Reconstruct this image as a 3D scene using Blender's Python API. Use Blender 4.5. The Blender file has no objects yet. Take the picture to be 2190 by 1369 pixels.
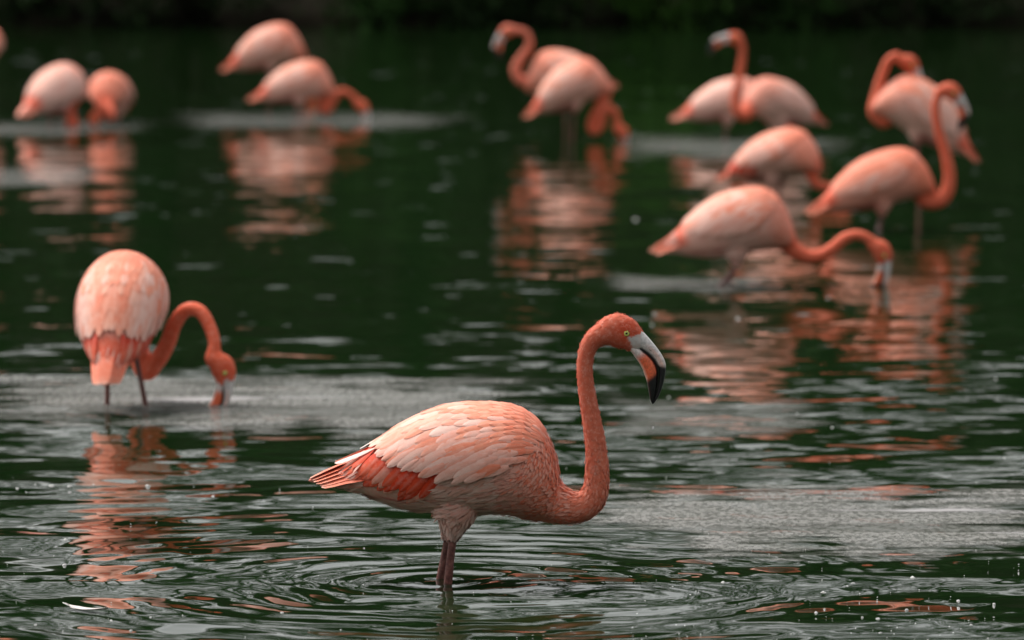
import bpy, math, random
import numpy as np
from mathutils import Vector, Matrix

random.seed(7)
rng = np.random.default_rng(7)
scene = bpy.context.scene
COL = scene.collection
R = math.radians

# ------------------------------------------------------------------ camera
FPX = 12167.0                      # 200 mm lens on a 36 mm sensor, in photo pixels (2190 wide)
CAM_Z = 1.76
PITCH = math.atan(984.5 / FPX)
cd = bpy.data.cameras.new("camera")
cam = bpy.data.objects.new("camera", cd)
COL.objects.link(cam)
cam.location = (0, 0, CAM_Z)
cam.rotation_euler = (math.pi / 2 - PITCH, 0, 0)
cd.sensor_width = 36.0
cd.lens = 200.0
cd.clip_start = 0.5
cd.clip_end = 3000
cd.dof.use_dof = True
cd.dof.focus_distance = 13.93
cd.dof.aperture_fstop = 4.2
scene.camera = cam

# ------------------------------------------------------------------ sky, sun, exposure
SUN_EL, SUN_AZ = 58.0, 305.0       # degrees; azimuth the light comes from (clockwise from +Y)
w = bpy.data.worlds.new("World")
scene.world = w
w.use_nodes = True
nt = w.node_tree
nt.nodes.clear()
sky = nt.nodes.new("ShaderNodeTexSky")
sky.sky_type = 'NISHITA'
sky.sun_disc = False
sky.sun_elevation = R(SUN_EL)
sky.sun_rotation = R(SUN_AZ)
sky.air_density = 1.6
sky.dust_density = 5.0
hsv = nt.nodes.new("ShaderNodeHueSaturation")
hsv.inputs["Saturation"].default_value = 0.07      # overcast: almost colourless
bg = nt.nodes.new("ShaderNodeBackground")
bg.inputs["Strength"].default_value = 0.15
out = nt.nodes.new("ShaderNodeOutputWorld")
nt.links.new(sky.outputs[0], hsv.inputs["Color"])
nt.links.new(hsv.outputs[0], bg.inputs["Color"])
nt.links.new(bg.outputs[0], out.inputs["Surface"])
sd = bpy.data.lights.new("sun", 'SUN')
sd.energy = 1.4
sd.angle = R(18)
sd.color = (1.0, 0.93, 0.84)
sun = bpy.data.objects.new("sun", sd)
COL.objects.link(sun)
az = R(SUN_AZ)
el = R(SUN_EL)
to_sun = Vector((math.sin(az) * math.cos(el), math.cos(az) * math.cos(el), math.sin(el)))
sun.rotation_euler = to_sun.to_track_quat('Z', 'Y').to_euler()
vs = scene.view_settings
vs.view_transform = 'Standard'
vs.look = 'None'
vs.exposure = 0.66
vs.gamma = 1.0
scene.cycles.use_denoising = True
scene.cycles.max_bounces = 6
scene.cycles.transparent_max_bounces = 8

# ------------------------------------------------------------------ helpers
FWD = Vector((0, math.cos(PITCH), -math.sin(PITCH)))
UPV = Vector((0, math.sin(PITCH), math.cos(PITCH)))


def ray(px, py):
    return FWD + Vector((1, 0, 0)) * ((px - 1095) / FPX) + UPV * (-(py - 684.5) / FPX)


def P(px, py, Y):
    """point of the place that stands at distance Y from the shore where the photographer is"""
    d = ray(px, py)
    return Vector((0, 0, CAM_Z)) + d * (Y / d.y)


def on_water(px, py, z=0.0):
    d = ray(px, py)
    return Vector((0, 0, CAM_Z)) + d * ((z - CAM_Z) / d.z)


def mesh_obj(name, verts, faces, mat, parent=None, cols=None, smooth=True):
    me = bpy.data.meshes.new(name)
    me.from_pydata([tuple(v) for v in verts], [], faces)
    if cols is not None:
        set_cols(me, cols)
    if smooth:
        me.polygons.foreach_set("use_smooth", [True] * len(me.polygons))
    me.materials.append(mat)
    me.update()
    return link(name, me, parent)


def link(name, me, parent=None):
    o = bpy.data.objects.new(name, me)
    COL.objects.link(o)
    if parent is not None:
        o.parent = parent
    return o


def set_cols(me, cols):
    a = me.color_attributes.new("Col", 'FLOAT_COLOR', 'POINT')
    c = np.ones((len(me.vertices), 4), dtype=np.float32)
    c[:, :3] = np.asarray(cols, dtype=np.float32)[:, :3]
    a.data.foreach_set("color", c.ravel())


def tag(o, label=None, cat=None, group=None, kind=None):
    if label: o["label"] = label
    if cat: o["category"] = cat
    if group: o["group"] = group
    if kind: o["kind"] = kind
    return o


def mix(a, b, t):
    t = max(0.0, min(1.0, t))
    return tuple(a[i] * (1 - t) + b[i] * t for i in range(3))


def sstep(a, b, x):
    t = max(0.0, min(1.0, (x - a) / (b - a)))
    return t * t * (3 - 2 * t)


class NT:
    """tiny helper for node trees"""
    def __init__(s, name):
        s.m = bpy.data.materials.new(name)
        s.m.use_nodes = True
        s.t = s.m.node_tree
        s.t.nodes.clear()
        s.out = s.t.nodes.new("ShaderNodeOutputMaterial")

    def n(s, typ, **kw):
        nd = s.t.nodes.new(typ)
        for k, v in kw.items():
            setattr(nd, k, v)
        return nd

    def l(s, a, b):
        s.t.links.new(a, b)

    def put(s, sock, v):
        if isinstance(v, bpy.types.NodeSocket):
            s.l(v, sock)
        else:
            sock.default_value = v

    def m2(s, op, a, b=0.0, c=None, clamp=False):
        nd = s.n("ShaderNodeMath", operation=op, use_clamp=clamp)
        s.put(nd.inputs[0], a)
        s.put(nd.inputs[1], b)
        if c is not None: s.put(nd.inputs[2], c)
        return nd.outputs[0]

    def v2(s, op, a, b=None, scale=None):
        nd = s.n("ShaderNodeVectorMath", operation=op)
        s.put(nd.inputs[0], a)
        if b is not None: s.put(nd.inputs[1], b)
        if scale is not None: s.put(nd.inputs["Scale"], scale)
        return nd.outputs["Value"] if op in ('LENGTH', 'DOT_PRODUCT', 'DISTANCE') else nd.outputs["Vector"]

    def noise(s, vec, scale, detail=2.0, rough=0.5, w=None):
        nd = s.n("ShaderNodeTexNoise")
        s.put(nd.inputs["Vector"], vec)
        nd.inputs["Scale"].default_value = scale
        nd.inputs["Detail"].default_value = detail
        nd.inputs["Roughness"].default_value = rough
        return nd

    def ramp(s, fac, lo, hi, a=0.0, b=1.0, smooth=True):
        nd = s.n("ShaderNodeMapRange", interpolation_type='SMOOTHSTEP' if smooth else 'LINEAR')
        s.put(nd.inputs[0], fac)
        nd.inputs[1].default_value = lo
        nd.inputs[2].default_value = hi
        nd.inputs[3].default_value = a
        nd.inputs[4].default_value = b
        return nd.outputs[0]

    def mixc(s, fac, a, b, mode='MIX'):
        nd = s.n("ShaderNodeMix", data_type='RGBA', blend_type=mode)
        s.put(nd.inputs[0], fac)
        s.put(nd.inputs[6], a)
        s.put(nd.inputs[7], b)
        return nd.outputs[2]


def plumage_material(name, mottle, scale, rough=0.7, streak=None, sheen=0.25):
    k = NT(name)
    att = k.n("ShaderNodeAttribute", attribute_name="Col")
    tc = k.n("ShaderNodeTexCoord")
    vec = tc.outputs["Object"]
    n1 = k.noise(vec, scale, 3, 0.6)
    n2 = k.noise(vec, scale * 5, 2, 0.6)
    f = k.ramp(n1.outputs["Fac"], 0.35, 0.68, -1, 1)
    light = k.mixc(0.5, att.outputs["Color"], (0.92, 0.62, 0.52, 1))
    deep = k.mixc(1.0, att.outputs["Color"], (1.0, 0.62, 0.5, 1), 'MULTIPLY')
    up = k.m2('MULTIPLY', k.m2('MAXIMUM', f, 0.0), mottle)
    dn = k.m2('MULTIPLY', k.m2('MAXIMUM', k.m2('MULTIPLY', f, -1.0), 0.0), mottle)
    c = k.mixc(up, att.outputs["Color"], light)
    c = k.mixc(dn, c, deep)
    b = k.n("ShaderNodeBsdfPrincipled")
    k.l(c, b.inputs["Base Color"])
    b.inputs["Roughness"].default_value = rough
    b.inputs["Specular IOR Level"].default_value = 0.25
    b.inputs["Sheen Weight"].default_value = sheen
    b.inputs["Sheen Roughness"].default_value = 0.5
    bp = k.n("ShaderNodeBump")
    bp.inputs["Strength"].default_value = 0.14
    bp.inputs["Distance"].default_value = 0.002
    k.l(n2.outputs["Fac"], bp.inputs["Height"])
    k.l(bp.outputs[0], b.inputs["Normal"])
    k.l(b.outputs[0], k.out.inputs[0])
    return k.m


def simple_material(name, rough=0.5, spec=0.5, noise_scale=60, var=0.12, bump=0.0005):
    k = NT(name)
    att = k.n("ShaderNodeAttribute", attribute_name="Col")
    tc = k.n("ShaderNodeTexCoord")
    n1 = k.noise(tc.outputs["Object"], noise_scale, 4, 0.6)
    v = k.ramp(n1.outputs["Fac"], 0.3, 0.7, 1 - var, 1 + var)
    c = k.v2('SCALE', att.outputs["Color"], scale=v)
    b = k.n("ShaderNodeBsdfPrincipled")
    k.l(c, b.inputs["Base Color"])
    b.inputs["Roughness"].default_value = rough
    b.inputs["Specular IOR Level"].default_value = spec
    bp = k.n("ShaderNodeBump")
    bp.inputs["Strength"].default_value = 0.4
    bp.inputs["Distance"].default_value = bump
    k.l(n1.outputs["Fac"], bp.inputs["Height"])
    k.l(bp.outputs[0], b.inputs["Normal"])
    k.l(b.outputs[0], k.out.inputs[0])
    return k.m


M_BODY = plumage_material("plumage_body", 0.32, 95, sheen=0.02)
M_FEATHER = plumage_material("plumage_feather", 0.22, 60, rough=0.6, sheen=0.02)
M_FLUFF = plumage_material("plumage_fluff", 0.25, 60, rough=0.8, sheen=0.02)
M_BILL = simple_material("bill_horn", 0.33, 0.5, 150, 0.20, 0.0003)
M_EYE = simple_material("eye_gloss", 0.06, 0.6, 300, 0.05, 0.00001)
M_LEG = simple_material("leg_skin", 0.24, 0.55, 120, 0.35, 0.001)

# ------------------------------------------------------------------ water
# where the birds stir the water: (x, y, amplitude, wave length, reach)
ring_sources = []


def add_ring(px, py, amp, lam, reach):
    p = on_water(px, py)
    ring_sources.append((p.x, p.y, amp, lam, reach))


add_ring(958, 1243, 0.115, 0.125, 0.85)
add_ring(1325, 1275, 0.10, 0.060, 0.17)
add_ring(1150, 1262, 0.06, 0.10, 0.55)
add_ring(300, 870, 0.030, 0.10, 0.7)
add_ring(495, 853, 0.045, 0.07, 0.5)
add_ring(1550, 612, 0.030, 0.14, 0.8)
add_ring(1893, 625, 0.030, 0.11, 0.7)
add_ring(600, 262, 0.02, 0.16, 1.0)


def build_water():
    k = NT("pond_water")
    geo = k.n("ShaderNodeNewGeometry")
    pos = geo.outputs["Position"]
    sep = k.n("ShaderNodeSeparateXYZ")
    k.l(pos, sep.inputs[0])
    X, Y = sep.outputs[0], sep.outputs[1]
    half = (0.5, 0.5, 0.5)
    st = k.v2('MULTIPLY', pos, (0.45, 1.0, 1.0))

    def field(scale, detail, amp, offset):
        nd = k.noise(k.v2('ADD', st, offset), scale, detail, 0.55)
        d = k.v2('SUBTRACT', nd.outputs["Color"], half)
        return k.v2('SCALE', d, scale=amp)

    # patches of livelier and calmer water
    patch = k.noise(k.v2('MULTIPLY', pos, (0.7, 0.5, 1)), 0.9, 2, 0.5).outputs["Fac"]
    lively = k.ramp(patch, 0.42, 0.62)
    near = k.ramp(Y, 11.5, 24.0, 1.0, 0.0)
    very_near = k.ramp(Y, 12.0, 13.6, 1.0, 0.0)
    right = k.ramp(X, -0.3, 0.5)
    calm_right = k.m2('MULTIPLY', very_near, right)
    # long gentle swell, medium wavelets, fine ripples
    a_long = k.m2('ADD', 0.05, k.m2('MULTIPLY', near, 0.15))
    a_med = k.m2('ADD', 0.036, k.m2('MULTIPLY', k.m2('MULTIPLY', near, k.m2('ADD', 0.30, k.m2('MULTIPLY', lively, 0.70))), 0.23))
    a_med = k.m2('MULTIPLY', a_med, k.m2('SUBTRACT', 1.0, k.m2('MULTIPLY', calm_right, 0.8)))
    a_fine = k.m2('ADD', 0.045, k.m2('MULTIPLY', k.m2('MULTIPLY', lively, near), 0.02))
    a_fine = k.m2('MULTIPLY', a_fine, k.m2('SUBTRACT', 1.0, k.m2('MULTIPLY', near, 0.6)))
    a_fine = k.m2('MULTIPLY', a_fine, k.m2('SUBTRACT', 1.0, k.m2('MULTIPLY', calm_right, 0.9)))
    a_long = k.m2('ADD', a_long, k.m2('MULTIPLY', calm_right, 0.22))
    s = k.v2('ADD', field(2.4, 0.5, a_long, (3.1, 7.7, 0)), field(8.2, 0.0, a_med, (11.3, 2.2, 4)))
    s = k.v2('ADD', s, field(26.0, 2, a_fine, (5.3, 9.2, 8)))
    # now and then a steeper wavelet that catches the sky
    glint = k.noise(k.v2('MULTIPLY', pos, (0.8, 1.0, 1)), 4.2, 1, 0.5).outputs["Fac"]
    g = k.ramp(glint, 0.68, 0.74)
    comb = k.n("ShaderNodeCombineXYZ")
    k.l(k.m2('MULTIPLY', g, 0.11), comb.inputs[1])
    s = k.v2('ADD', s, comb.outputs[0])
    # rings
    warp = k.noise(pos, 4.0, 2, 0.5).outputs["Fac"]
    fade = k.ramp(k.noise(k.v2('ADD', pos, (2, 5, 0)), 2.2, 1, 0.5).outputs["Fac"], 0.36, 0.6, 0.25, 1.2)
    for (cx, cy, amp, lam, reach) in ring_sources:
        d = k.v2('SUBTRACT', pos, (cx, cy, 0))
        r = k.v2('LENGTH', d)
        ph = k.m2('ADD', k.m2('MULTIPLY', r, 2 * math.pi / lam), k.m2('MULTIPLY', warp, 8.0))
        c = k.m2('COSINE', ph)
        fall = k.m2('EXPONENT', k.m2('MULTIPLY', r, -1.0 / reach))
        a = k.m2('MULTIPLY', k.m2('MULTIPLY', k.m2('MULTIPLY', c, fall), fade), amp)
        s = k.v2('ADD', s, k.v2('SCALE', k.v2('NORMALIZE', d), scale=a))
    flat = k.v2('MULTIPLY', s, (-1, -1, 0))
    nrm = k.v2('NORMALIZE', k.v2('ADD', flat, (0, 0, 1)))
    b = k.n("ShaderNodeBsdfPrincipled")
    murk = k.noise(pos, 0.8, 3, 0.6).outputs["Fac"]
    k.l(k.mixc(murk, (0.004, 0.012, 0.003, 1), (0.007, 0.020, 0.005, 1)), b.inputs["Base Color"])
    b.inputs["Roughness"].default_value = 0.03
    b.inputs["IOR"].default_value = 1.36
    k.l(nrm, b.inputs["Normal"])
    k.l(b.outputs[0], k.out.inputs[0])
    nx, ny = 24, 40
    vs_, fs = [], []
    for j in range(ny + 1):
        for i in range(nx + 1):
            vs_.append((-60 + 120 * i / nx, -25 + 86 * j / ny, 0))
    for j in range(ny):
        for i in range(nx):
            a = j * (nx + 1) + i
            fs.append((a, a + 1, a + nx + 2, a + nx + 1))
    o = mesh_obj("water", vs_, fs, k.m)
    tag(o, "dark green pond water with ripples and broken reflections", kind="structure")


build_water()


# ------------------------------------------------------------------ far bank and woodland
def build_bank():
    k = NT("bank_soil")
    tc = k.n("ShaderNodeTexCoord")
    n1 = k.noise(tc.outputs["Object"], 1.3, 5, 0.6).outputs["Fac"]
    b = k.n("ShaderNodeBsdfPrincipled")
    k.l(k.mixc(n1, (0.006, 0.005, 0.004, 1), (0.016, 0.014, 0.009, 1)), b.inputs["Base Color"])
    b.inputs["Roughness"].default_value = 0.95
    b.inputs["Specular IOR Level"].default_value = 0.02
    bp = k.n("ShaderNodeBump")
    bp.inputs["Distance"].default_value = 0.08
    k.l(n1, bp.inputs["Height"])
    k.l(bp.outputs[0], b.inputs["Normal"])
    k.l(b.outputs[0], k.out.inputs[0])
    prof = [(60.0, -0.4), (60.25, 0.05), (60.6, 0.22), (61.5, 0.35), (64, 0.7), (68, 1.6), (72, 4.0), (77, 7.0), (82, 8.0), (95, 9.0), (140, 11), (400, 14), (1500, 14)]
    xs = np.concatenate([[-1500, -400, -120], np.linspace(-60, 60, 121), [120, 400, 1500]])
    vs_, fs = [], []
    for (y, z) in prof:
        for x in xs:
            q = 0.12 * math.sin(x * 1.7) + 0.08 * math.sin(x * 4.3 + 1) if y < 62 else 0.8 * math.sin(x * 0.15 + y)
            vs_.append((x, y + q * (1 if y < 62 else 0.5), z + (0.04 * math.sin(x * 3.1 + y) if y < 70 else 0.5 * math.sin(x * 0.11 + y * 0.3))))
    n = len(xs)
    for j in range(len(prof) - 1):
        for i in range(n - 1):
            a = j * n + i
            fs.append((a, a + 1, a + n + 1, a + n))
    tag(mesh_obj("bank", vs_, fs, k.m), "dark earth bank along the far shore", kind="structure")


def leaf_material(name, a, b_):
    k = NT(name)
    att = k.n("ShaderNodeAttribute", attribute_name="Col")
    c = k.mixc(att.outputs["Fac"], a, b_)
    b = k.n("ShaderNodeBsdfPrincipled")
    k.l(c, b.inputs["Base Color"])
    b.inputs["Roughness"].default_value = 0.6
    b.inputs["Specular IOR Level"].default_value = 0.04
    k.l(b.outputs[0], k.out.inputs[0])
    return k.m


def leaves(centres, size, flat=0.0):
    """many small pointed leaves: returns verts, faces, colours"""
    n = len(centres)
    c = np.asarray(centres)
    d = rng.normal(size=(n, 3))
    d[:, 2] = d[:, 2] * 0.6 - 0.5
    d /= np.linalg.norm(d, axis=1)[:, None]
    e = np.cross(d, rng.normal(size=(n, 3)))
    e /= np.linalg.norm(e, axis=1)[:, None]
    L = (size * rng.uniform(0.6, 1.4, n))[:, None]
    v = np.empty((n, 4, 3))
    v[:, 0] = c - d * L * 0.5
    v[:, 1] = c + e * L * 0.24
    v[:, 2] = c + d * L * 0.5
    v[:, 3] = c - e * L * 0.24
    f = np.arange(n * 4).reshape(n, 4).tolist()
    col = np.repeat(rng.uniform(0, 1, n), 4)
    return v.reshape(-1, 3), f, np.stack([col] * 3, 1)


M_BARK = simple_material("bark", 0.9, 0.2, 14, 0.4, 0.02)
M_WOOD = leaf_material("woodland_leaves", (0.010, 0.022, 0.008, 1), (0.030, 0.065, 0.018, 1))


def tube(pts, radii, n=12, lateral=None, frame_side=None):
    """closed tapered tube through pts; lateral scales the radius along frame_side"""
    pts = [Vector(p) for p in pts]
    vs_, fs = [], []
    side = None
    for i, p in enumerate(pts):
        t = (pts[min(i + 1, len(pts) - 1)] - pts[max(i - 1, 0)]).normalized()
        if frame_side is not None:
            side = Vector(frame_side)
        elif side is None:
            side = Vector((0, 1, 0)) if abs(t.y) < 0.9 else Vector((1, 0, 0))
        s = (side - t * side.dot(t)).normalized()
        side = s
        u = t.cross(s).normalized()
        r = radii[i]
        lat = (lateral[i] if lateral else 1.0) * r
        for j in range(n):
            a = 2 * math.pi * j / n
            vs_.append(p + s * (lat * math.cos(a)) + u * (r * math.sin(a)))
    m = len(pts)
    for i in range(m - 1):
        for j in range(n):
            a, b = i * n + j, i * n + (j + 1) % n
            fs.append((a, b, b + n, a + n))
    vs_.append(pts[0]); vs_.append(pts[-1])
    for j in range(n):
        fs.append((m * n, (j + 1) % n, j))
        fs.append((m * n + 1, (m - 1) * n + j, (m - 1) * n + (j + 1) % n))
    return vs_, fs


def build_woodland():
    # trunks and crowns of a wood too dense and too far off to count
    cs = []
    tv, tf = [], []
    for i in range(150):
        h = rng.uniform(13.5, 16.5)
        if i < 64:
            x = -42 + 84 * (i + rng.uniform(0.1, 0.9)) / 64
            y = rng.uniform(63.5, 76)
        else:                                   # unseen trees added round both sides and near shore to shade the birds' flanks
            a = R(-205 + 230 * (i - 64) / 85)
            x, y = 46 * math.cos(a) + rng.normal() * 2, 22 + 38 * math.sin(a) + rng.normal() * 2
            if y > 60: continue
        v, f = tube([(x, y, 0), (x + rng.normal() * .3, y, h * .45), (x + rng.normal() * .7, y, h * .9)], [.28, .2, .05], 6)
        o = len(tv)
        tv += v
        tf += [tuple(q + o for q in ff) for ff in f]
        for _ in range(26):
            zz = rng.uniform(0.8, h)
            wd = 3.2 * math.sqrt(max(0.05, 1 - ((zz / h - 0.5) / 0.62) ** 2))
            c = np.array([x + rng.normal() * wd * .55, y + rng.normal() * wd * .4, zz])
            cs.append(c + rng.normal(size=(42, 3)) * np.array([.75, .7, .55]))
    c = np.concatenate(cs)
    v, f, col = leaves(c, 0.42)
    o = len(v)
    allv = np.concatenate([v, np.array([tuple(q) for q in tv])])
    allf = f + [tuple(q + o for q in ff) for ff in tf]
    allc = np.concatenate([col, np.zeros((len(tv), 3))])
    ob = mesh_obj("woodland", allv, allf, M_WOOD, cols=allc, smooth=False)
    tag(ob, "dark mass of trees along the far shore, with unseen shading trees added round the pond", "woodland", kind="stuff")


build_bank()
build_woodland()

SHRUBS = [
    # photo x, width m, brightness pair, label
    (60, 1.9, 0, "dark shrub on the far bank, at the left end of the shore"),
    (420, 1.9, 0, "dark shrub on the far bank above the highest resting flamingo"),
    (830, 1.5, 1, "mid green shrub on the far bank left of the pale S-necked flamingo"),
    (1110, 1.4, 0, "dark shrub on the far bank behind the pale S-necked flamingo"),
    (1385, 1.5, 2, "brightest green shrub on the far bank, overhanging the water"),
    (1650, 1.6, 1, "mid green shrub on the far bank above the flamingo with raised head"),
    (2010, 1.9, 0, "dark shrub on the far bank, at the right end of the shore"),
]
SH_MATS = [leaf_material("shrub_leaves_dark", (0.008, 0.016, 0.006, 1), (0.022, 0.045, 0.014, 1)),
           leaf_material("shrub_leaves_mid", (0.012, 0.032, 0.008, 1), (0.032, 0.080, 0.018, 1)),
           leaf_material("shrub_leaves_bright", (0.02, 0.055, 0.010, 1), (0.055, 0.135, 0.022, 1))]


def build_shrub(px, wid, tone, label):
    p = P(px, 60, 60.3)
    root = bpy.data.objects.new("shrub", None)
    COL.objects.link(root)
    root.location = (p.x, 60.35, 0.14)
    cs, sv, sf = [], [], []
    for i in range(34):
        a = rng.uniform(0, 2 * math.pi)
        rr = wid * 0.5 * math.sqrt(rng.uniform(0.05, 1))
        tip = np.array([rr * math.cos(a) * 1.15, rr * math.sin(a) * 0.8 - 0.25, rng.uniform(-0.05, 1.5)])
        cs.append(tip + rng.normal(size=(110, 3)) * np.array([.22, .18, .16]))
        v, f = tube([(0.1 * math.cos(a), 0.1 * math.sin(a), -0.1), tuple(tip * 0.5 + np.array([0, 0, .2])), tuple(tip)], [.025, .015, .004], 5)
        o = len(sv)
        sv += v
        sf += [tuple(q + o for q in ff) for ff in f]
    c = np.concatenate(cs)
    c = c[c[:, 2] > -0.17]
    v, f, col = leaves(c, 0.11)
    mesh_obj("foliage", v, f, SH_MATS[tone], root, cols=col, smooth=False)
    mesh_obj("stems", sv, sf, M_BARK, root, cols=[(0.03, 0.022, 0.015)] * len(sv))
    tag(root, label, "shrub", "shrubs along the far bank")


for sarg in SHRUBS:
    build_shrub(*sarg)

# ------------------------------------------------------------------ flamingo: canonical body (units: photo pixels of the front bird)
K = 1 / 875.0
OX, OY = 1000.0, 985.0
ST = np.array([  # x, top, bottom, half width
    (660, 1024, 1032, 5), (690, 1012, 1036, 14), (720, 1000, 1040, 24), (760, 974, 1050, 44), (800, 947, 1066, 66), (850, 914, 1083, 90),
    (900, 887, 1094, 107), (950, 870, 1099, 118), (1000, 864, 1100, 124), (1050, 864, 1100, 124), (1090, 868, 1103, 119),
    (1120, 878, 1107, 110), (1150, 899, 1112, 94), (1172, 928, 1116, 76), (1188, 970, 1117, 54), (1196, 1012, 1112, 34)], dtype=float)


def station(x):
    x = min(max(x, 660), 1196)
    return [float(np.interp(x, ST[:, 0], ST[:, c])) for c in (1, 2, 3)]


def can(px, py, lat=0.0):
    return Vector(((px - OX) * K, lat * K, -(py - OY) * K))


def angle_at(x, y):
    top, bot, hw = station(x)
    yc, hh = (top + bot) / 2, (bot - top) / 2
    return math.acos(max(-1.0, min(1.0, (yc - y) / hh)))


def girth(x):
    top, bot, hw = station(x)
    return max(14.0, ((bot - top) / 2 + hw) / 2)


def height_at(x, th):
    top, bot, hw = station(x)
    return (top + bot) / 2 - (bot - top) / 2 * math.cos(th)


def surf(x, th, off, side):
    """point over the canonical body: x along it, th the angle from the ridge of the back; off in mm"""
    top, bot, hw = station(x)
    yc, hh = (top + bot) / 2, (bot - top) / 2
    sn, cs = math.sin(th), math.cos(th)
    nl, nz = sn / hw, -cs / hh
    q = math.hypot(nl, nz)
    o = off * 0.875
    return can(x, yc - hh * cs + o * nz / q, side * (hw * sn + o * nl / q))


PT = [0.0, 0.2, 0.42, 0.64, 0.82, 0.94, 1.0]
PROF = [0.35, 0.80, 1.0, 0.97, 0.80, 0.50, 0.10]


def feather(x, th, phi, L, wd, side, c0, c1, o0=1.5, lift=5.0, curl=0.0, camber=0.6, edge=None):
    """one vane: verts, faces, colours; phi in degrees away from 'straight back', downwards"""
    vs_, cs, fs = [], [], []
    a = R(phi)
    nl = len(PROF)
    for i in range(nl):
        t = PT[i]
        if i:
            ds = L * (PT[i] - PT[i - 1])
            x -= math.cos(a) * ds
            th += math.sin(a) * ds / girth(x)
            a += R(curl) * (PT[i] - PT[i - 1])
        for j in range(5):
            s = (j - 2) / 2
            hwid = s * wd * 0.5 * PROF[i]
            vs_.append(surf(x + math.sin(a) * hwid, th + math.cos(a) * hwid / girth(x), o0 + lift * t + camber * (1 - s * s) - 0.3 * abs(s), side))
            c = mix(c0, c1, sstep(0.15, 0.75, t))
            if edge: c = mix(c, edge, 0.6 * max(abs(s) ** 3, sstep(0.85, 1.0, t) * 0.6))
            if j == 2: c = mix(c, (0.9, 0.70, 0.62), 0.12)
            cs.append(c)
    for i in range(nl - 1):
        for j in range(4):
            q = i * 5 + j
            fs.append((q, q + 1, q + 6, q + 5))
    return vs_, fs, cs


PALE = (0.77, 0.360, 0.280)
WHITE = (0.78, 0.535, 0.46)
PEACH = (0.79, 0.315, 0.20)
CORAL = (0.75, 0.165, 0.078)
SNOW = (0.80, 0.66, 0.62)
REDO = (0.70, 0.040, 0.006)
DEEP = (0.52, 0.030, 0.010)

YLOW = np.array([(790, 962), (830, 992), (880, 1006), (940, 1010), (1000, 1002), (1080, 988), (1130, 968), (1175, 945)], dtype=float)
YTIP = np.array([(775, 952), (800, 974), (830, 1000), (880, 1008), (935, 1018), (1000, 1012), (1080, 1000), (1130, 985), (1180, 965)], dtype=float)


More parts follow.
